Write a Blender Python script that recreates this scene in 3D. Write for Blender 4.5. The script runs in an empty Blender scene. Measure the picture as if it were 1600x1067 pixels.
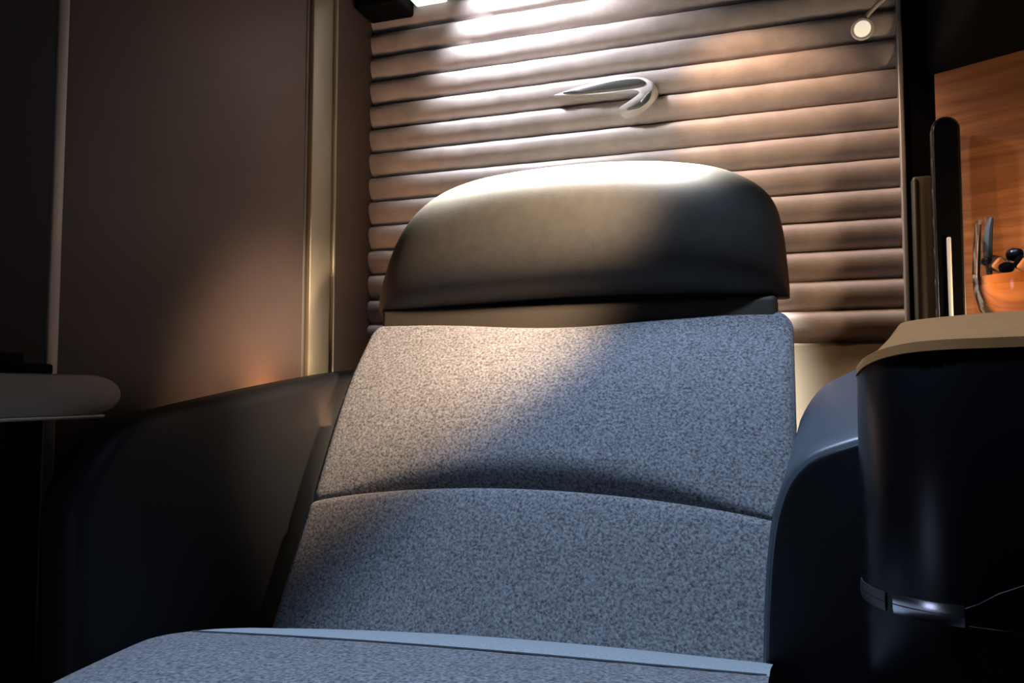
import bpy, bmesh, math, random
from mathutils import Vector, Euler
random.seed(4)
sc = bpy.context.scene
col = sc.collection
R = math.radians

# ------------------------------------------------------------------ camera, world, lights, exposure
cd = bpy.data.cameras.new('camera'); cam = bpy.data.objects.new('camera', cd); col.objects.link(cam)
cd.sensor_width = 36.0; cd.lens = 36.0 * 1250 / 1600; cd.clip_start = 0.01
cam.location = (0, 0, 0.75)
cam.rotation_euler = (R(90 + 3.5), 0, R(18.9))
sc.camera = cam

w = bpy.data.worlds.new('world'); sc.world = w; w.use_nodes = True
w.node_tree.nodes['Background'].inputs['Color'].default_value = (0.6, 0.75, 1, 1)
w.node_tree.nodes['Background'].inputs['Strength'].default_value = 0.0

sc.view_settings.view_transform = 'Standard'; sc.view_settings.look = 'None'
sc.view_settings.gamma = 1.0; sc.view_settings.use_curve_mapping = False
sc.view_settings.exposure = 0.0
sc.cycles.use_denoising = True
sc.cycles.max_bounces = 8
sc.cycles.caustics_reflective = False
sc.cycles.sample_clamp_indirect = 4.0

def lamp(name, kind, loc, target, power, color, size=0.03, spot=None, blend=0.3, size_y=None, spread=None):
    d = bpy.data.lights.new(name, kind); o = bpy.data.objects.new(name, d); col.objects.link(o)
    d.energy = power; d.color = color
    o.location = loc
    o.rotation_euler = (Vector(target) - Vector(loc)).to_track_quat('-Z', 'Y').to_euler()
    if kind == 'AREA':
        d.size = size
        if size_y: d.shape = 'RECTANGLE'; d.size_y = size_y
        if spread: d.spread = R(spread)
    else:
        d.shadow_soft_size = size
    if kind == 'SPOT':
        d.spot_size = R(spot); d.spot_blend = blend
    return o

# cool ceiling downlight in front of the seat: its cone edge makes the diagonal on the backrest
lamp('ceiling_spot', 'SPOT', (-0.20, 0.60, 2.05), (0.75, 0.00, 0.60), 104, (0.54, 0.72, 1.0), 0.04, 106.5, 0.16)
# reading lights under the overhead bar, washing the padded wall: white core, warmer fringe
lamp('bar_light', 'SPOT', (-0.49, 1.17, 1.53), (-0.27, 1.40, 1.00), 25, (0.86, 0.89, 1.0), 0.02, 94, 0.7)
lamp('bar_fringe', 'SPOT', (-0.40, 1.17, 1.53), (-0.32, 1.22, 0.9), 2.2, (1.0, 0.72, 0.52), 0.02, 112, 0.3)
# added narrow fill strip in front of and above the headrest, washing its top
lamp('headrest_fill', 'AREA', (-0.29, 0.96, 1.42), (-0.29, 1.132, 1.0), 44, (1.0, 0.96, 0.89), 0.34, size_y=0.02, spread=32)
# warm reading spot from the upper right, on the upper left corner of the backrest
lamp('warm_spot', 'SPOT', (0.08, 0.80, 1.22), (-0.56, 1.03, 0.775), 112, (1.0, 0.74, 0.52), 0.03, 40, 0.9)
# warm strip hidden in the gap behind the left side bolster
lamp('gap_strip', 'AREA', (-0.688, 0.98, 0.70), (-0.690, 0.98, 1.5), 3.0, (1.0, 0.50, 0.24), 0.03, size_y=0.30, spread=110)
# warm accent light for the right part of the padded wall and the wood panel
lamp('warm_accent', 'SPOT', (-0.22, 1.06, 1.45), (0.01, 1.29, 1.12), 14, (1.0, 0.60, 0.35), 0.02, 47, 0.6)
lamp('wood_light', 'SPOT', (0.385, 1.06, 0.84), (0.285, 1.20, 0.91), 3.6, (1.0, 0.68, 0.40), 0.02, 120, 0.8)
# unseen low cool light added at front left, mirrored in the console's rounded corner
lamp('console_fill', 'AREA', (-0.62, -0.10, 0.50), (0.10, 0.63, 0.55), 0.6, (0.62, 0.68, 1.0), 0.20, size_y=0.45)

# ------------------------------------------------------------------ helpers
def thing(name, label, cat, loc=(0, 0, 0), group=None):
    o = bpy.data.objects.new(name, None); col.objects.link(o); o.empty_display_size = 0.05
    o.location = loc; o['label'] = label; o['category'] = cat
    if group: o['group'] = group
    return o

def root_loc(o):
    p = Vector((0, 0, 0))
    while o: p += o.location; o = o.parent
    return p

def obj(name, bm, mat, parent=None, smooth=True, label=None, sharp=38):
    me = bpy.data.meshes.new(name)
    bmesh.ops.remove_doubles(bm, verts=bm.verts, dist=1e-6)
    bmesh.ops.recalc_face_normals(bm, faces=bm.faces)
    off = root_loc(parent)
    for v in bm.verts: v.co -= off
    if smooth:
        for e in bm.edges:
            if len(e.link_faces) == 2 and e.calc_face_angle(0) > R(sharp): e.smooth = False
    for f in bm.faces: f.smooth = smooth
    bm.to_mesh(me); bm.free()
    me.materials.append(mat)
    o = bpy.data.objects.new(name, me); col.objects.link(o); o.parent = parent
    if label: o['label'] = label
    return o

def tag(o, label, cat, group=None):
    o['label'] = label; o['category'] = cat
    if group: o['group'] = group
    return o

def struct(o):
    o['kind'] = 'structure'; return o

def box(bm, a, b, bev=0.0, seg=3):
    r = bmesh.ops.create_cube(bm, size=1)
    vs = r['verts']
    for v in vs:
        v.co = Vector([(a[i] + b[i]) / 2 + v.co[i] * (b[i] - a[i]) for i in range(3)])
    if bev:
        es = list({e for v in vs for e in v.link_edges})
        bmesh.ops.bevel(bm, geom=es, offset=bev, segments=seg, affect='EDGES', profile=0.5)
    return bm

def BX(a, b, bev=0.0, seg=3):
    return box(bmesh.new(), a, b, bev, seg)

def loft(rings, cap=True, closed=True, bm=None):
    bm = bm or bmesh.new()
    vs = [[bm.verts.new(p) for p in r] for r in rings]
    n = len(rings[0])
    for a, b in zip(vs[:-1], vs[1:]):
        for i in range(n if closed else n - 1):
            j = (i + 1) % n
            try: bm.faces.new((a[i], a[j], b[j], b[i]))
            except ValueError: pass
    if cap:
        bm.faces.new(vs[0][::-1]); bm.faces.new(vs[-1])
    return bm

def tube(pts, r, n=12, bm=None, cap=True):
    pts = [Vector(p) for p in pts]; rings = []
    for i, p in enumerate(pts):
        t = (pts[min(i + 1, len(pts) - 1)] - pts[max(i - 1, 0)]).normalized()
        a = t.orthogonal().normalized() if i == 0 else (a - t * a.dot(t)).normalized()
        b = t.cross(a); rr = r[i] if isinstance(r, (list, tuple)) else r
        rings.append([p + (a * math.cos(2 * math.pi * k / n) + b * math.sin(2 * math.pi * k / n)) * rr for k in range(n)])
    return loft(rings, cap=cap, bm=bm)

def lathe(prof, c, n=40, bm=None, axis=None):
    bm = bm or bmesh.new(); rings = []
    q = Vector((0, 0, 1)).rotation_difference(Vector(axis)) if axis else None
    for r, z in prof:
        ring = []
        for k in range(n):
            v = Vector((max(r, 1e-5) * math.cos(2 * math.pi * k / n), max(r, 1e-5) * math.sin(2 * math.pi * k / n), z))
            if q: v = q @ v
            ring.append(v + Vector(c))
        rings.append(ring)
    return loft(rings, cap=True, bm=bm)

def spline(pts, n):
    """Catmull-Rom through pts, n samples, by chord length"""
    P = [Vector(p) for p in pts]
    d = [0]
    for a, b in zip(P[:-1], P[1:]): d.append(d[-1] + max((b - a).length, 1e-6))
    out = []
    for k in range(n):
        t = d[-1] * k / (n - 1); i = 0
        while i < len(P) - 2 and t > d[i + 1]: i += 1
        u = (t - d[i]) / (d[i + 1] - d[i])
        h = d[i + 1] - d[i]
        def tan(j):
            if j == 0: return (P[1] - P[0]) / (d[1] - d[0])
            if j == len(P) - 1: return (P[-1] - P[-2]) / (d[-1] - d[-2])
            return (P[j + 1] - P[j - 1]) / (d[j + 1] - d[j - 1])
        m0, m1 = tan(i) * h, tan(i + 1) * h
        out.append((2*u**3 - 3*u*u + 1) * P[i] + (u**3 - 2*u*u + u) * m0 + (-2*u**3 + 3*u*u) * P[i + 1] + (u**3 - u*u) * m1)
    return out

# ------------------------------------------------------------------ materials
def mat(name, color, rough=0.5, metal=0.0, noise=None, bump=0.0, bscale=300, spec=0.5, coat=0.0):
    m = bpy.data.materials.new(name); m.use_nodes = True
    nt = m.node_tree; b = nt.nodes['Principled BSDF']
    b.inputs['Base Color'].default_value = (*color, 1); b.inputs['Roughness'].default_value = rough
    b.inputs['Metallic'].default_value = metal; b.inputs['Specular IOR Level'].default_value = spec
    b.inputs['Coat Weight'].default_value = coat
    tc = nt.nodes.new('ShaderNodeTexCoord')
    if noise:
        scale, c2, lo, hi, detail = noise
        n = nt.nodes.new('ShaderNodeTexNoise'); n.inputs['Scale'].default_value = scale
        n.inputs['Detail'].default_value = detail; n.inputs['Roughness'].default_value = 0.65
        nt.links.new(tc.outputs['Object'], n.inputs['Vector'])
        r = nt.nodes.new('ShaderNodeValToRGB')
        r.color_ramp.elements[0].position = lo; r.color_ramp.elements[0].color = (*color, 1)
        r.color_ramp.elements[1].position = hi; r.color_ramp.elements[1].color = (*c2, 1)
        nt.links.new(n.outputs['Fac'], r.inputs['Fac']); nt.links.new(r.outputs['Color'], b.inputs['Base Color'])
    if bump:
        n2 = nt.nodes.new('ShaderNodeTexNoise'); n2.inputs['Scale'].default_value = bscale; n2.inputs['Detail'].default_value = 3
        nt.links.new(tc.outputs['Object'], n2.inputs['Vector'])
        bp = nt.nodes.new('ShaderNodeBump'); bp.inputs['Strength'].default_value = bump; bp.inputs['Distance'].default_value = 0.001
        nt.links.new(n2.outputs['Fac'], bp.inputs['Height']); nt.links.new(bp.outputs['Normal'], b.inputs['Normal'])
    return m

M_fabric = mat('woven_fabric', (0.055, 0.056, 0.063), 0.95, noise=(330, (0.33, 0.33, 0.355), 0.30, 0.72, 2.0), bump=0.5, bscale=330, spec=0.15)
M_fabric.node_tree.nodes['Principled BSDF'].inputs['Sheen Weight'].default_value = 0.15
M_fabric.node_tree.nodes['Principled BSDF'].inputs['Sheen Roughness'].default_value = 0.5
M_smooth = mat('smooth_fabric', (0.27, 0.30, 0.325), 0.9, noise=(330, (0.38, 0.42, 0.45), 0.3, 0.7, 2.0), bump=0.3, bscale=330, spec=0.15)
M_thread = mat('seam_thread', (0.05, 0.055, 0.065), 0.9)
M_head = mat('headrest_leather', (0.042, 0.039, 0.034), 0.55, noise=(60, (0.052, 0.048, 0.042), 0.3, 0.7, 3), bump=0.12, bscale=500, spec=0.35)
M_olive_shade = mat('olive_leather_shade', (0.13, 0.105, 0.075), 0.6, bump=0.1)  # olive leather darkened to carry the shade below the flutes
M_support = mat('support_leather', (0.045, 0.036, 0.026), 0.6, bump=0.1)
M_arm_shade = mat('arm_front_shade', (0.003, 0.003, 0.005), 0.5, spec=0.25)  # near-black copy of the armrest leather, holds the shade of its front
M_arm = mat('blue_leather', (0.062, 0.078, 0.102), 0.42, bump=0.06, bscale=500, spec=0.7)
M_black = mat('black_leather', (0.0045, 0.005, 0.0065), 0.55, bump=0.06, bscale=500, spec=0.22)
M_console = mat('console_lacquer', (0.003, 0.0032, 0.005), 0.30, spec=0.4)
M_tan = mat('tan_leather', (0.30, 0.135, 0.040), 0.5, noise=(30, (0.34, 0.155, 0.046), 0.3, 0.7, 3), bump=0.08)
M_chrome = mat('chrome', (0.75, 0.76, 0.78), 0.2, 1.0)
M_satin = mat('satin_metal', (0.85, 0.83, 0.80), 0.45, 0.1)
M_dsatin = mat('dark_metal', (0.12, 0.12, 0.115), 0.4, 0.8)
M_trim = mat('olive_metal', (0.27, 0.235, 0.165), 0.42, 0.6)
M_strip = mat('grey_metal', (0.33, 0.30, 0.27), 0.45, 0.5)
M_brown = mat('brown_laminate', (0.040, 0.024, 0.017), 0.5, noise=(9, (0.048, 0.029, 0.0205), 0.3, 0.7, 4), spec=0.3)
M_wall = mat('taupe_leather', (0.29, 0.25, 0.235), 0.52, noise=(16, (0.43, 0.375, 0.35), 0.3, 0.7, 4), bump=0.12, bscale=220)
M_dark = mat('dark_shell', (0.0018, 0.0018, 0.002), 0.7, spec=0.04)
M_piano = mat('gloss_black', (0.004, 0.004, 0.005), 0.06)
M_post = mat('post_paint', (0.042, 0.038, 0.024), 0.5)
M_pad = mat('armrest_vinyl', (0.27, 0.225, 0.175), 0.55, bump=0.06)
M_floor = mat('floor_carpet', (0.03, 0.03, 0.036), 0.95, noise=(250, (0.06, 0.06, 0.07), 0.3, 0.7, 2))
M_ceil = mat('ceiling_paint', (0.05, 0.05, 0.05), 0.8)

def emis(name, c, s):
    m = mat(name, c, 0.4); b = m.node_tree.nodes['Principled BSDF']
    b.inputs['Emission Color'].default_value = (*c, 1); b.inputs['Emission Strength'].default_value = s
    return m
M_lens = emis('lamp_lens', (1.0, 0.86, 0.66), 0.75)
M_bar = emis('bar_lens', (0.95, 1.0, 0.98), 1.2)

def glass(name, c, ior, rough=0.0):
    m = mat(name, c, rough); b = m.node_tree.nodes['Principled BSDF']
    b.inputs['Transmission Weight'].default_value = 1.0; b.inputs['IOR'].default_value = ior
    return m
M_glass = glass('clear_glass', (1, 1, 1), 1.45)
M_drink = glass('amber_drink', (0.97, 0.80, 0.55), 1.33)
M_ice = glass('ice', (0.95, 0.98, 0.95), 1.31, 0.15)
M_berry = mat('berry_skin', (0.012, 0.008, 0.008), 0.3)
M_leaf = mat('leaf', (0.16, 0.13, 0.09), 0.6)

def wood():
    m = bpy.data.materials.new('orange_wood'); m.use_nodes = True
    nt = m.node_tree; b = nt.nodes['Principled BSDF']; b.inputs['Roughness'].default_value = 0.38
    tc = nt.nodes.new('ShaderNodeTexCoord'); mp = nt.nodes.new('ShaderNodeMapping')
    mp.inputs['Scale'].default_value = (1.2, 1.2, 30.0)
    nt.links.new(tc.outputs['Object'], mp.inputs['Vector'])
    n = nt.nodes.new('ShaderNodeTexNoise'); n.inputs['Scale'].default_value = 3.2; n.inputs['Detail'].default_value = 6; n.inputs['Roughness'].default_value = 0.62
    nt.links.new(mp.outputs['Vector'], n.inputs['Vector'])
    r = nt.nodes.new('ShaderNodeValToRGB'); e = r.color_ramp.elements
    e[0].position = 0.30; e[0].color = (0.22, 0.080, 0.030, 1); e[1].position = 0.70; e[1].color = (0.52, 0.215, 0.085, 1)
    nt.links.new(n.outputs['Fac'], r.inputs['Fac']); nt.links.new(r.outputs['Color'], b.inputs['Base Color'])
    return m
M_wood = wood()

# ------------------------------------------------------------------ the setting
struct(obj('floor', BX((-0.95, -1.6, -0.06), (1.0, 1.45, 0)), M_floor, smooth=False))
struct(obj('ceiling', BX((-0.95, -1.6, 2.1), (1.0, 1.45, 2.16)), M_ceil, smooth=False))
struct(obj('ceiling_light_blocker', BX((-0.95, 0.775, 1.60), (0.95, 1.40, 2.1)), M_ceil, smooth=False))  # unseen block added to keep the ceiling spot off the back wall
struct(obj('wall_back', BX((-0.95, 1.33, 0), (1.0, 1.41, 2.1)), M_dark, smooth=False))
struct(obj('wall_left', BX((-0.80, 0.634, 0), (-0.717, 1.33, 2.1)), M_brown, smooth=False))
struct(obj('door_1', BX((-0.80, -1.6, 0), (-0.7165, 0.6185, 2.1)), mat('door_laminate', (0.009, 0.008, 0.009), 0.6, spec=0.2), smooth=False))
# metal upright between the two laminate panels: a channel with a bright bead on its right edge
bm = BX((-0.735, 1.087, 0.0), (-0.7105, 1.148, 2.1), 0.003)
tube([(-0.7095, 1.151, 0.0), (-0.7095, 1.151, 2.1)], 0.0045, 10, bm)
struct(obj('trim_1', bm, M_trim))
struct(obj('trim_2', tube([(-0.7195, 1.0795, 0), (-0.7195, 1.0795, 2.1)], 0.0045, 10), M_post))
struct(obj('trim_3', BX((-0.73, 0.6185, 0), (-0.7155, 0.6345, 2.1), 0.003), M_strip))
struct(obj('trim_4', BX((-0.735, 1.283, 0), (-0.7225, 1.33, 2.1), 0.004), M_strip))

# ------------------------------------------------------------------ fluted padded wall panel
X0, X1 = -0.7215, 0.1685
Z0, PITCH, NR = 0.8265, 0.0452, 16
prof = []
prof.append((1.308, Z0 - 0.008))
def yoff(s):                                   # s 0 bottom .. 1 top of one flute
    return 0.018 * (max(0.0, 1 - abs((s - 0.66) / 0.66) ** 2.0 if s < 0.66 else 1 - abs((s - 0.66) / 0.34) ** 2.4)) ** 0.66
for k in range(NR):
    zz = Z0 + k * PITCH
    for q in range(14):
        s = q / 14
        prof.append((1.302 - yoff(s), zz + s * PITCH))
prof.append((1.302, Z0 + NR * PITCH))
NX = 48
rows = []
for i in range(NX + 1):
    x = X0 + (X1 - X0) * i / NX
    rows.append([(x, y + 0.0012 * math.sin(i * 1.7 + z * 91) * math.sin(z * 37 + i * .6), z) for y, z in prof])
bm = bmesh.new()
vs = [[bm.verts.new(p) for p in r] for r in rows]
for a, b in zip(vs[:-1], vs[1:]):
    for j in range(len(prof) - 1):
        bm.faces.new((a[j], b[j], b[j + 1], a[j + 1]))
# back face and sides give it its thickness
for side in (vs[0], vs[-1]):
    bk = [bm.verts.new((v.co.x, 1.328, v.co.z)) for v in side]
    for j in range(len(side) - 1):
        bm.faces.new((side[j], side[j + 1], bk[j + 1], bk[j]))
panel = thing('wall_panel', 'taupe leather wall panel with horizontal padded flutes behind the headrest', 'wall panel', ((X0 + X1) / 2, 1.31, 0.40))
obj('fluted_padding', bm, M_wall, panel, sharp=70)
obj('lower_pad', BX((X0, 1.296, 0.40), (X1, 1.328, Z0 - 0.003), 0.006), M_olive_shade, panel, label='plain olive pad below the flutes, darkened for shade')

M_facet = mat('facet_reflection', (0.035, 0.035, 0.034), 0.45)  # dark reflection in the emblem's metal facets, put into the colour
# ribbon emblem on the panel
def flat(pts, y0, y1, bev, mt, name, parent, n=64):
    P = spline([(p[0], 0, p[1]) for p in pts] + [(pts[0][0], 0, pts[0][1])], n)[:-1]
    c = sum(P, Vector()) / len(P)
    o = 1.0 if bev < 0.002 else 1.07
    rings = [[(c.x + (p.x - c.x) * (1 + (o - 1) * .3), y0, c.z + (p.z - c.z) * o) for p in P], [(c.x + (p.x - c.x) * (1 + (o - 1) * .3), y1 + bev, c.z + (p.z - c.z) * o) for p in P],
             [(p.x + (c.x - p.x) * 0.03, y1 + bev * .3, p.z + (c.z - p.z) * 0.12) for p in P],
             [(p.x + (c.x - p.x) * 0.06, y1, p.z + (c.z - p.z) * 0.22) for p in P]]
    return obj(name, loft(rings), mt, parent, sharp=60)
em = thing('emblem', 'small satin ribbon shaped emblem fixed on the fluted wall above the headrest', 'emblem', (-0.265, 1.29, 1.23))
rib = [(-0.362, 1.2493), (-0.325, 1.2570), (-0.265, 1.2640), (-0.218, 1.2610), (-0.199, 1.2520), (-0.190, 1.2390), (-0.195, 1.2220), (-0.215, 1.2075), (-0.240, 1.2010),
       (-0.249, 1.2050), (-0.231, 1.2180), (-0.214, 1.2330), (-0.225, 1.2400), (-0.275, 1.2400), (-0.327, 1.2440)]
flat(rib, 1.300, 1.275, 0.007, M_satin, 'ribbon', em)
blade = [(-0.347, 1.2500), (-0.314, 1.2535), (-0.256, 1.2590), (-0.217, 1.2570), (-0.206, 1.2490), (-0.219, 1.2450), (-0.276, 1.2443), (-0.327, 1.2462)]
hook = [(-0.237, 1.2070), (-0.217, 1.2185), (-0.203, 1.2330), (-0.1975, 1.2355), (-0.201, 1.2220), (-0.216, 1.2110)]
flat(blade, 1.279, 1.2735, 0.001, M_facet, 'facet', em)['label'] = 'dark reflecting upper inlay'
flat(hook, 1.279, 1.2735, 0.001, M_facet, 'facet', em)['label'] = 'dark reflecting hooked inlay'

# ------------------------------------------------------------------ overhead light bar above the panel
bar = thing('overhead_light', 'bright overhead light bar in a black housing above the fluted wall', 'light', (-0.35, 1.27, 1.43))
obj('housing', BX((-0.716, 1.264, 1.458), (0.12, 1.29, 1.595), 0.006), M_dark, bar)
obj('light_block_lip', BX((-0.716, 1.150, 1.440), (0.12, 1.154, 1.595), 0.002), M_dark, bar)  # unseen lip added to stop the bar light spilling onto the seat
obj('end_cap', BX((-0.716, 1.22, 1.428), (-0.628, 1.286, 1.458), 0.006), M_dark, bar)
obj('lens', BX((-0.622, 1.235, 1.444), (-0.560, 1.282, 1.4575), 0.004), M_bar, bar)

# ------------------------------------------------------------------ the seat
seat = thing('airline_seat', 'reclined grey woven airline seat with padded leather headrest, seen from the front', 'seat', (-0.29, 0.72, 0))
SX0, SX1 = -0.576, 0.010
back_path = [(0.735, 0.345), (0.772, 0.415), (0.8113, 0.4815), (0.848, 0.548), (0.888, 0.6163), (0.924, 0.683), (0.971, 0.759), (1.0417, 0.8418), (1.050, 0.852)]

def edge_spacing(n, k=1.0):
    return [0.5 - 0.5 * math.cos(math.pi * i / n) for i in range(n + 1)]

def cushion(path, xl, xr, thick, er, rc_top, rc_bot, bulge, topfn=None, nu=60, nv=50):
    """padded cushion along a (y, z) path: rounded outline, rolled edges, real thickness"""
    P = spline([(0, y, z) for y, z in path], 200)
    L = [0]
    for a, b in zip(P[:-1], P[1:]): L.append(L[-1] + (b - a).length)
    T = L[-1]
    def at(s):
        s = min(max(s, 0), T); i = 0
        while i < 198 and L[i + 1] < s: i += 1
        u = (s - L[i]) / (L[i + 1] - L[i])
        p = P[i].lerp(P[i + 1], u); t = (P[i + 1] - P[i]).normalized()
        return p, Vector((0, -t.z, t.y))            # outward (towards the sitter)
    us, vs_ = edge_spacing(nu), edge_spacing(nv)
    front, back = [], []
    for v in vs_:
        rf, rb = [], []
        for u in us:
            Tt = T + (topfn(u) if topfn else 0)
            s = v * Tt
            a = 0
            if rc_top and Tt - s < rc_top: a = rc_top - math.sqrt(max(rc_top ** 2 - (rc_top - (Tt - s)) ** 2, 0))
            if rc_bot and s < rc_bot: a = rc_bot - math.sqrt(max(rc_bot ** 2 - (rc_bot - s) ** 2, 0))
            x = xl + a + (xr - xl - 2 * a) * u
            p, n = at(s)
            if s > T:
                p2, _ = at(T - 0.004); p = p + (p - p2).normalized() * (s - T)
            dx = min(x - xl - a, xr - a - x); dv = min(s, Tt - s)
            f = 0
            for d in (dx, dv):
                if d < er: f -= er - math.sqrt(max(er * er - (er - d) ** 2, 0))
            f = max(f, -er)
            d = f + bulge(u, s / Tt, x)
            rf.append(Vector((x, p.y, p.z)) + n * d)
            rb.append(Vector((x, p.y, p.z)) - n * thick)
        front.append(rf); back.append(rb)
    bm = bmesh.new()
    F = [[bm.verts.new(p) for p in r] for r in front]; B = [[bm.verts.new(p) for p in r] for r in back]
    for G, flip in ((F, 0), (B, 1)):
        for a, b in zip(G[:-1], G[1:]):
            for j in range(nu):
                q = (a[j], a[j + 1], b[j + 1], b[j]); bm.faces.new(q[::-1] if flip else q)
    for j in range(nu):
        bm.faces.new((F[0][j], F[0][j + 1], B[0][j + 1], B[0][j])); bm.faces.new((F[-1][j], F[-1][j + 1], B[-1][j + 1], B[-1][j]))
    for i in range(nv):
        bm.faces.new((F[i][0], F[i + 1][0], B[i + 1][0], B[i][0])); bm.faces.new((F[i][-1], F[i + 1][-1], B[i + 1][-1], B[i][-1]))
    return bm

# one woven backrest: an upper pad and a lower lumbar pad meeting in a curved crease
def up_bulge(u, v, x):
    hump = math.sin(math.pi * min(max(u, 0), 1)) ** 0.8
    LL = 0.070 * max(hump, 0) ** 1.3; sv = v * 0.29; tuck = 0.0       # rolls under above the crease
    if sv < LL:
        q = 1 - sv / LL; tuck = -0.054 * max(hump, 0) ** 1.2 * (q * q * (2 - q) if q < 0.5 else q - 0.125)
    return 0.020 * hump * math.sin(math.pi * min(0.30 + v * 0.70, 1)) ** 0.8 + tuck
def low_bulge(u, v, x):
    hump = math.sin(math.pi * u) ** 0.7
    return hump * (0.012 * math.sin(math.pi * v) + 0.024 * math.exp(-((1 - v) / 0.30) ** 2))
top_dip = lambda u: -0.020 * math.exp(-((u - 0.5) / 0.30) ** 2) + 0.006 * u
crease_up = lambda u: 0.022 * math.sin(math.pi * u) ** 0.7
i_c = 4
upper = [(0.884, 0.610)] + back_path[i_c:]
lower = back_path[:i_c] + [(0.884, 0.6105)]
bm = cushion(upper, SX0, SX1, 0.085, 0.013, 0.030, 0.0, up_bulge, top_dip, 70, 60)
obj('backrest', bm, M_fabric, seat, sharp=60)
bm = cushion(lower, SX0, SX1, 0.085, 0.012, 0.0, 0.0, low_bulge, crease_up, 70, 50)
obj('lumbar_cushion', bm, M_fabric, seat, sharp=60)
# leather backing that carries the headrest, just visible between headrest and fabric
bm = BX((-0.560, 1.043, 0.78), (-0.008, 1.10, 0.8695), 0.008, 4)
box(bm, (-0.552, 1.062, 0.76), (-0.014, 1.135, 0.905), 0.006)
obj('headrest_support', bm, M_support, seat)

# headrest pillow
hr = [(-0.5695, 0.866), (-0.5593, 0.905), (-0.544, 0.948), (-0.5266, 0.985), (-0.503, 1.0135), (-0.4674, 1.037), (-0.4225, 1.0515), (-0.369, 1.0585), (-0.3125, 1.0615), (-0.2488, 1.0622), (-0.1788, 1.0587),
      (-0.1283, 1.0522), (-0.0875, 1.0433), (-0.0557, 1.0303), (-0.0285, 1.0114), (-0.0119, 0.9879), (-0.0027, 0.9505), (0.0011, 0.9098), (0.0035, 0.876), (-0.004, 0.8655),
      (-0.055, 0.8690), (-0.1141, 0.8735), (-0.22, 0.8750), (-0.313, 0.8735), (-0.4564, 0.8670), (-0.548, 0.8605)]
tops = hr[:19]; bots = [hr[0]] + hr[:18:-1]
bots = [(-0.5695, 0.863)] + hr[:18:-1] + [(0.0035, 0.867)]
def interp(T, x):
    if x <= T[0][0]: return T[0][1]
    for (xa, za), (xb, zb) in zip(T[:-1], T[1:]):
        if xa <= x <= xb: return za + (zb - za) * (x - xa) / max(xb - xa, 1e-9)
    return T[-1][1]
tops = [(p.x, p.z) for p in spline([(x, 0, z) for x, z in tops], 260)]
bots = [(p.x, p.z) for p in spline([(x, 0, z) for x, z in bots], 120)]
rings = []
NU = 90
for i in range(NU + 1):
    u = 0.5 - 0.5 * math.cos(math.pi * i / NU)
    x = -0.5690 + 0.5722 * u; xo = -0.2829 + (x + 0.2829) * 1.012
    zt, zb = interp(tops, x), interp(bots, x)
    e = abs(2 * u - 1)
    dp = max((1 - e ** 3.2), 0) ** (1 / 2.4)
    dp = max(dp, 0.04)
    h = max(zt - zb, 0.004)
    zc_ = zb + 0.52 * h
    ring = []
    for k in range(72):
        t = 2 * math.pi * k / 72
        c, s_ = math.cos(t), math.sin(t)
        ex = 2.15 if s_ > 0 else 2.35
        yy = math.copysign(abs(c) ** (2 / ex), c); zz = math.copysign(abs(s_) ** (2 / ex), s_)
        d = (0.072 if yy < 0 else 0.085) * dp
        ring.append((xo, 1.072 + d * yy, zc_ + (zt - zc_ if zz > 0 else zc_ - zb) * zz))
    rings.append(ring)
obj('headrest', loft(rings), M_head, seat, sharp=60)

# seat cushion: tilts up to the front, rolled left edge, stitched seam across
cush_path = [(0.80, 0.470), (0.775, 0.494), (0.70, 0.518), (0.62, 0.5395), (0.55, 0.552), (0.45, 0.560), (0.34, 0.556), (0.27, 0.535), (0.245, 0.49), (0.245, 0.43)]
rows = []
CP = spline([(0, y, z) for y, z in cush_path], 140)
xs = [-0.600 + 0.5785 * (0.5 - 0.5 * math.cos(math.pi * i / 60)) for i in range(61)]
bm = bmesh.new(); G = []
tiltz = lambda x: -0.012 + 0.024 * (x + 0.60) / 0.58
droop = lambda x, y: -0.25 * max(0.0, 0.575 - y) * math.exp(-((x + 0.6) / 0.10) ** 2)
for k, p in enumerate(CP):
    row = []
    for x0 in xs:
        x = -0.600 + (x0 + 0.600) * (1 + 0.011 * min(max((0.735 - p.y) / 0.012, 0), 1))
        d = x + 0.600; er = 0.11
        drop = 0.0
        if d < er: drop = 0.070 * (1 - math.sqrt(max(1 - ((er - d) / er) ** 2, 0)))
        crown = 0.008 * math.sin(math.pi * min(max((x + 0.604) / 0.58, 0), 1)) - 0.004
        groove = -0.0022 * math.exp(-((p.y - (0.575 + 0.03 * ((x + 0.28) / 0.3) ** 2)) / 0.0035) ** 2) if d > 0.10 else 0
        row.append(bm.verts.new((x, p.y, p.z - drop + crown + groove + tiltz(x) + droop(x, p.y))))
    G.append(row)
for a, b in zip(G[:-1], G[1:]):
    for j in range(60): bm.faces.new((a[j], a[j + 1], b[j + 1], b[j]))
loop = [r[0] for r in G] + G[-1][1:] + [r[-1] for r in G[::-1]][1:] + G[0][::-1][1:-1]
low = [bm.verts.new((v.co.x, v.co.y, 0.36)) for v in loop]
n = len(loop)
for i in range(n):
    bm.faces.new((loop[i], loop[(i + 1) % n], low[(i + 1) % n], low[i]))
bm.faces.new(low)
for f in bm.faces:
    c = f.calc_center_median()
    if c.z > 0.45 and c.y > 0.575 + 0.03 * ((c.x + 0.28) / 0.3) ** 2: f.material_index = 1
cu = obj('seat_cushion', bm, M_fabric, seat, sharp=70); cu.data.materials.append(M_smooth)
sp = []
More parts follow.
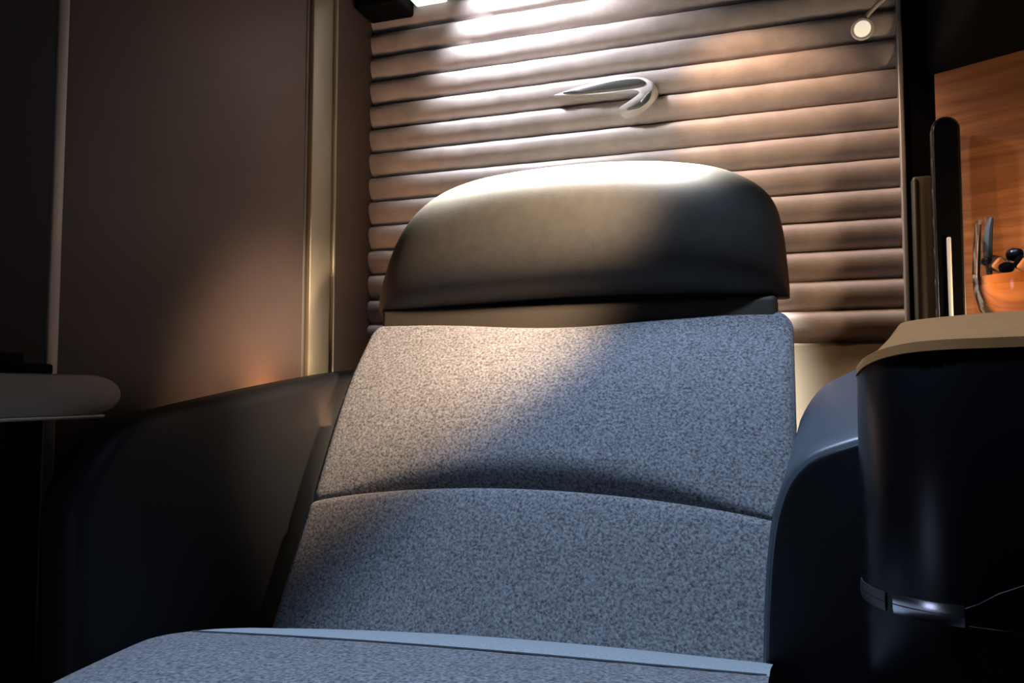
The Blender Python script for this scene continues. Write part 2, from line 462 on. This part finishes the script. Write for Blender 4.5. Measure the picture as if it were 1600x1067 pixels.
for i in range(40):
    x = -0.50 + 0.483 * i / 39
    y = 0.575 + 0.03 * ((x + 0.28) / 0.3) ** 2
    zz = min(CP, key=lambda p: abs(p.y - y)); j = CP.index(zz); q = CP[j + 1] if zz.y > y else CP[j - 1]
    u = (y - zz.y) / (q.y - zz.y); z = zz.z + (q.z - zz.z) * u
    sp.append((x, y, z + 0.008 * math.sin(math.pi * (x + 0.604) / 0.58) - 0.0045 + tiltz(x)))
obj('seam', tube(sp, 0.0011, 6), M_thread, cu)
obj('seat_base', BX((-0.598, 0.30, 0.0), (-0.03, 0.86, 0.36), 0.02), M_dark, seat)

# right armrest: navy leather, front face darkened for shade, top rising towards the back
fr = [(-0.0242, 0.20), (-0.0242, 0.4977), (-0.0200, 0.5893), (-0.0150, 0.6333), (-0.0105, 0.6527), (-0.0035, 0.6717), (0.0083, 0.6881), (0.0205, 0.6972), (0.0319, 0.7023), (0.0520, 0.7095)]
re = [(0.0160, 0.20), (0.0160, 0.60), (0.0150, 0.650), (0.0130, 0.680), (0.0120, 0.700), (0.0150, 0.716), (0.0290, 0.7418), (0.0380, 0.7520), (0.0447, 0.7580), (0.0746, 0.7735)]
A = spline([(x, 0, z) for x, z in fr], 50); B = spline([(x, 0, z) for x, z in re], 50)
rings = []
def armring(t, y, inset=0.0):
    pts = []
    for a, b in zip(A, B):
        tt = t ** 0.8
        p = a.lerp(b, tt)
        pts.append((p.x + inset, y, p.z - inset))
    q = pts[-1]; pts.append((q[0] + 0.008, y, q[2] + 0.002)); xr = pts[-1][0]
    return pts + [(xr, y, 0.20)]
rings.append(armring(0.0, 0.7415, 0.0025)); rings.append(armring(0.0, 0.745, 0.0))
for i in range(1, 13):
    rings.append(armring(i / 12, 0.745 + 0.255 * i / 12))
ar = obj('armrest', loft(rings), M_arm, seat, sharp=50)
obj('shaded_front', loft([armring(0.0, 0.7375, 0.0075), armring(0.0, 0.7385, 0.0055), armring(0.0, 0.742, 0.0045)]), M_arm_shade, ar, label='front face of the armrest, shade in its colour')

# left side bolster: tall black leather panel with a sloping top
wp = [(1.15, 0.785), (1.0387, 0.7754), (0.9157, 0.761), (0.821, 0.7484), (0.7107, 0.732), (0.645, 0.7215), (0.6130, 0.7060), (0.5830, 0.6740), (0.5700, 0.6443), (0.5690, 0.60), (0.5710, 0.5345), (0.572, 0.40), (0.572, 0.15)]
Wp = spline([(0, y, z) for y, z in wp], 70)
outline = [(p.y, p.z) for p in Wp] + [(1.15, 0.15)]
def wring(x, ins):
    out = []
    for k, (y, z) in enumerate(outline):
        if k < 70:
            a = Wp[max(k - 1, 0)]; b = Wp[min(k + 1, 69)]; t = (b - a).normalized()
            nrm = Vector((0, -t.z, t.y))              # inward/outward decided below
            if nrm.z < 0 and abs(nrm.z) > 0.3 or (abs(nrm.z) <= 0.3 and nrm.y > 0): pass
            else: nrm = -nrm
            y += nrm.y * ins; z += nrm.z * ins
        out.append((x, y, z))
    return out
rings = [wring(-0.664, 0.010), wring(-0.661, 0.003), wring(-0.655, 0), wring(-0.628, 0), wring(-0.618, 0.003), wring(-0.613, 0.009), wring(-0.611, 0.016)]
sb = obj('side_bolster', loft(rings), M_black, seat, sharp=60)

# ------------------------------------------------------------------ left console with a bull-nosed armrest pad
lc = thing('side_console', 'low dark side console with pale rounded armrest pad at the left edge', 'console', (-0.685, 0.2, 0))
cz, hz = 0.7455, 0.0205
def nose(x, k):
    pts = [(x, -0.30, cz - hz * k), (x, 0.625, cz - hz * k)]
    for i in range(13):
        a = -math.pi / 2 + math.pi * i / 12
        pts.append((x, 0.627 + 0.042 * math.cos(a) * k - 0.0 , cz + hz * k * math.sin(a)))
    pts += [(x, 0.560, cz + hz * k), (x, -0.30, cz + hz * k)]
    return pts
obj('armrest_pad', loft([nose(-0.712, 0.92), nose(-0.709, 1), nose(-0.668, 1), nose(-0.6655, 0.97), nose(-0.6645, 0.9)]), M_pad, lc, sharp=50)
obj('edge_strip', BX((-0.710, -0.30, 0.7215), (-0.6650, 0.648, 0.7255), 0.0015), M_strip, lc)
obj('base', BX((-0.712, -0.30, 0.0), (-0.668, 0.53, 0.7215), 0.008), M_console, lc)
bm = BX((-0.705, 0.545, 0.7655), (-0.680, 0.598, 0.776), 0.003)
box(bm, (-0.705, 0.536, 0.7655), (-0.680, 0.566, 0.785), 0.003)
tag(obj('door_catch', bm, M_dark), 'small black stepped catch on the pale armrest pad beside the metal strip', 'catch')

# ------------------------------------------------------------------ right console
rc = thing('end_console', 'tall dark navy console with sloping tan top and chrome band at the right edge', 'console', (0.30, 0.85, 0))
plan = [(0.118, 0.95), (0.108, 0.86), (0.090, 0.775), (0.066, 0.715), (0.0535, 0.690), (0.0525, 0.676), (0.0565, 0.658), (0.066, 0.640), (0.082, 0.625), (0.104, 0.615), (0.130, 0.6115), (0.170, 0.610), (0.26, 0.609), (0.42, 0.608)]
rimz = [0.800, 0.798, 0.790, 0.776, 0.767, 0.7685, 0.774, 0.779, 0.7825, 0.784, 0.7845, 0.7855, 0.789, 0.793]
PR = spline([(x, y, z) for (x, y), z in zip(plan, rimz)], 90)
def side(z0): return [(p.x, p.y, z0) for p in PR]
bm = bmesh.new()
ringsA = [[(p.x, p.y, 0.0) for p in PR], [(p.x, p.y, 0.592) for p in PR], [(p.x, p.y, 0.62) for p in PR], [(p.x, p.y, p.z - 0.003) for p in PR]]
# back edge closes the body
for r in ringsA: r += [(0.42, 0.95, r[-1][2])]
top = [(p.x + 0.0015, p.y + 0.0015, p.z) for p in PR] + [(0.42, 0.95, PR[-1].z)]
ringsA.append(top)
obj('body', loft(ringsA), M_console, rc, sharp=45)
# tan sloping rim: from the body's edge up to the flat top
inner = [(0.125, 0.95), (0.114, 0.88), (0.105, 0.835), (0.101, 0.810), (0.100, 0.800), (0.1005, 0.792), (0.102, 0.783), (0.106, 0.770), (0.1136, 0.755), (0.128, 0.737), (0.148, 0.7185), (0.175, 0.702), (0.26, 0.690), (0.42, 0.685)]
PI_ = spline([(x, y, 0.811) for x, y in inner], 90)
r0 = [Vector((p.x - 0.0008, p.y - 0.0012, p.z - 0.006)) for p in PR]
r1 = [Vector((p.x, p.y, p.z + 0.001)) for p in PR]
mid = lambda t, h: [a.lerp(b, t) + Vector((0, 0, h)) for a, b in zip(r1, PI_)]
rings = [r0, r1, mid(0.25, 0.002), mid(0.5, 0.003), mid(0.75, 0.0025), mid(0.93, 0.001), PI_]
def close(r, z=None): return [tuple(p) for p in r] + [(0.42, 0.95, (r[-1].z if z is None else z))]
obj('top_rim', loft([close(r) for r in rings]), M_tan, rc, sharp=50)
# chrome band round the corner, split by a small joint
def band(i0, i1, z0, z1, off=0.002, n=1):
    pts = PR[i0:i1 + 1]; out = []
    for k, p in enumerate(pts):
        a = PR[max(i0 + k - 1, 0)]; b = PR[min(i0 + k + 1, 89)]; t = Vector((b.x - a.x, b.y - a.y, 0)).normalized()
        nr = Vector((-t.y, t.x, 0)) * -1
        out.append((p, nr))
    rings = []
    for p, nr in out:
        ring = []
        for dz, o in ((z0, -0.001), (z0, off * .6), (z0 + 0.25 * (z1 - z0), off), (z0 + .47 * (z1 - z0), off), (z0 + .5 * (z1 - z0), off * .5), (z0 + .53 * (z1 - z0), off), (z0 + .75 * (z1 - z0), off), (z1, off * .6), (z1, -0.001)):
            ring.append((p.x + nr.x * o, p.y + nr.y * o, dz))
        rings.append(ring)
    return loft(rings)
ix = lambda x, lo=0: min(range(lo, 90), key=lambda k: abs(PR[k].x - x) + (1 if k < lo else 0))
k0 = next(k for k in range(90) if PR[k].y < 0.70); kj = next(k for k in range(90) if PR[k].y < 0.642)
kb = next(k for k in range(k0, 90) if PR[k].x > 0.108)
obj('chrome_band', band(k0, kj, 0.592, 0.605, 0.0012), M_dsatin, rc, label='dull grey end of the band')
obj('chrome_band', band(kj + 1, kb, 0.592, 0.606, 0.002), M_chrome, rc)
# thin seams running on from the band
def seam_on_front(pts, name):
    out = []
    for x, z in pts:
        k = min(range(k0 + 10, 90), key=lambda q: abs(PR[q].x - x))
        out.append((x, PR[k].y + 0.0004, z))
    obj(name, tube(out, 0.0006, 6), M_thread, rc)
seam_on_front([(0.108, 0.603), (0.118, 0.608), (0.13, 0.616), (0.145, 0.623), (0.17, 0.627), (0.22, 0.628)], 'seam')
seam_on_front([(0.108, 0.593), (0.125, 0.5925), (0.15, 0.592), (0.19, 0.592)], 'seam')

# shelf behind the console and back into the corner
sh = tag(obj('side_shelf', BX((0.128, 0.956, 0.0), (0.60, 1.03, 0.811), 0.003), M_tan), 'tan shelf top behind the navy console, under the glass', 'shelf')

# ------------------------------------------------------------------ orange wood wall, posts, locker
dirv = Vector((0.88, -0.475, 0)).normalized(); nrm = Vector((dirv.y, -dirv.x, 0)) * -1
p0 = Vector((0.2075, 1.2455, 0))
bm = bmesh.new()
base = [p0, p0 + dirv * 0.85, p0 + dirv * 0.85 + nrm * 0.05, p0 + nrm * 0.05]
loft([[(p.x, p.y, 0.0) for p in base], [(p.x, p.y, 1.198) for p in base]], bm=bm)
struct(obj('wall_right', bm, M_wood, smooth=False))
struct(obj('trim_5', BX((0.1705, 1.285, 0.0), (0.215, 1.32, 2.1), 0.003), M_dark))
struct(obj('trim_6', BX((0.1655, 1.279, 0.0), (0.1725, 1.322, 2.1), 0.002), M_strip))
bm = BX((0.178, 1.262, 0.60), (0.2035, 1.284, 1.058), 0.004)
box(bm, (0.1785, 1.2595, 0.62), (0.183, 1.264, 1.054), 0.0015)
struct(obj('trim_7', bm, M_post))
tag(obj('overhead_locker', BX((0.205, 0.62, 1.1985), (0.95, 1.30, 1.59), 0.02), M_dark), 'black overhead locker above the orange wood wall in the upper right corner', 'locker')

# glossy black tall door with rounded top in front of the wood
hd = thing('storage_door', 'tall narrow glossy black door with rounded top, beside the orange wood wall', 'door', (0.21, 1.205, 0.81))
def stadium(xa, xb, zt, zb, y, n=16):
    r = (xb - xa) / 2; c = (xa + xb) / 2
    pts = [(xa, y, zb)]
    for i in range(n + 1):
        a = math.pi - math.pi * i / n
        pts.append((c + r * math.cos(a), y, zt - r + r * math.sin(a)))
    return pts + [(xb, y, zb)]
obj('door_panel', loft([stadium(0.1945, 0.2270, 1.1190, 0.811, 1.222), stadium(0.1945, 0.2270, 1.1190, 0.811, 1.198), stadium(0.1965, 0.2250, 1.1170, 0.811, 1.1955)]), M_piano, hd, sharp=50)
bm = tube([p for p in stadium(0.1945, 0.2275, 1.1200, 0.811, 1.199)], 0.0011, 8)
obj('rim', bm, M_dsatin, hd)
obj('pale_strip', BX((0.2072, 1.1905, 0.815), (0.2122, 1.1965, 0.955), 0.0018), M_satin, hd)  # pale upright strip on the door front

# ------------------------------------------------------------------ reading lamp on its stalk
rl = thing('reading_lamp', 'small round cream reading lamp on a thin bent metal stalk, upper right', 'lamp', (0.172, 1.262, 1.36))
hc = Vector((0.1115, 1.2, 1.2585)); face = Vector((-0.10, -1.0, -0.28)).normalized()
obj('lamp_head', lathe([(0.0, 0.014), (0.008, 0.0135), (0.0125, 0.011), (0.0148, 0.004), (0.0152, -0.002), (0.0140, -0.0035)][::-1], hc, 32, axis=-face), M_satin, rl)
obj('lens', lathe([(0.0, 0.0035), (0.009, 0.0030), (0.0125, 0.0018), (0.0134, 0.0), (0.0134, -0.002)], hc + face * 0.0012, 32, axis=face), M_lens, rl, label='glowing cream lens')
obj('stalk', tube(spline([(0.1135, 1.205, 1.269), (0.1150, 1.206, 1.275), (0.125, 1.206, 1.287), (0.143, 1.21, 1.304), (0.165, 1.24, 1.33), (0.175, 1.275, 1.345)], 30), 0.0034, 10), M_satin, rl)
obj('mount', lathe([(0.012, 0), (0.012, 0.008), (0.009, 0.012)], (0.176, 1.286, 1.346), 24, axis=(0, -1, 0)), M_dsatin, rl)

# ------------------------------------------------------------------ glass on the console top
gx, gy, gz = 0.222, 0.90, 0.8115
gl = thing('drinking_glass', 'rounded clear glass of amber drink cut by the right edge, before the orange wood', 'glass', (gx, gy, gz))
op = [(0.0, 0.0), (0.022, 0.0), (0.029, 0.004), (0.038, 0.018), (0.0425, 0.036), (0.0435, 0.055), (0.042, 0.078), (0.040, 0.098), (0.0388, 0.108)]
ip = [(0.0375, 0.108), (0.0387, 0.098), (0.0405, 0.078), (0.042, 0.055), (0.041, 0.037), (0.0365, 0.020), (0.028, 0.008), (0.0, 0.006)]
obj('bowl', lathe(op + ip, (gx, gy, gz), 48), M_glass, gl)
lp = [(0.0, 0.0065), (0.0275, 0.0085), (0.0362, 0.0205), (0.0407, 0.037), (0.0416, 0.050), (0.0, 0.050)]
obj('drink', lathe(lp, (gx, gy, gz), 48), M_drink, gl)
def ice(c, s, rot, label):
    bm = BX((-s, -s, -s * .8), (s, s, s * .8), s * .3, 3)
    m_ = Euler(rot).to_matrix()
    for v in bm.verts: v.co = m_ @ v.co + Vector(c)
    tag(obj('ice_cube', bm, M_ice), label, 'ice', 'ice in the glass')
ice((gx - 0.022, gy - 0.010, gz + 0.061), 0.0085, (0.3, 0.5, 0.4), 'pale ice lump nearest the left side of the glass')
ice((gx - 0.003, gy - 0.022, gz + 0.058), 0.008, (0.6, 0.2, 0.9), 'pale ice lump nearest the right edge of the photo')
def berry(c, r, label):
    bm = bmesh.new(); bmesh.ops.create_icosphere(bm, subdivisions=3, radius=r)
    for v in bm.verts:
        v.co *= 1 + 0.08 * math.sin(v.co.x * 900) * math.sin(v.co.y * 800)
        v.co.z *= 0.85; v.co += Vector(c)
    tag(obj('berry', bm, M_berry), label, 'berry', 'dark berries in the glass')
berry((gx - 0.031, gy - 0.004, gz + 0.066), 0.0058, 'dark berry against the left side of the glass')
berry((gx - 0.019, gy - 0.022, gz + 0.0565), 0.0065, 'dark berry low among the ice, in front')
berry((gx - 0.008, gy - 0.006, gz + 0.071), 0.0078, 'dark berry highest above the ice')
berry((gx + 0.008, gy - 0.020, gz + 0.066), 0.0072, 'dark berry cut by the right edge of the photo')
bm = tube(spline([(gx - 0.027, gy + 0.008, gz + 0.052), (gx - 0.028, gy + 0.008, gz + 0.080), (gx - 0.026, gy + 0.010, gz + 0.100), (gx - 0.023, gy + 0.012, gz + 0.112)], 16), [0.0022 + 0.0022 * math.sin(math.pi * i / 15) for i in range(16)], 8)
tag(obj('garnish_stick', bm, M_leaf), 'thin greyish garnish stick standing up in the glass', 'garnish')
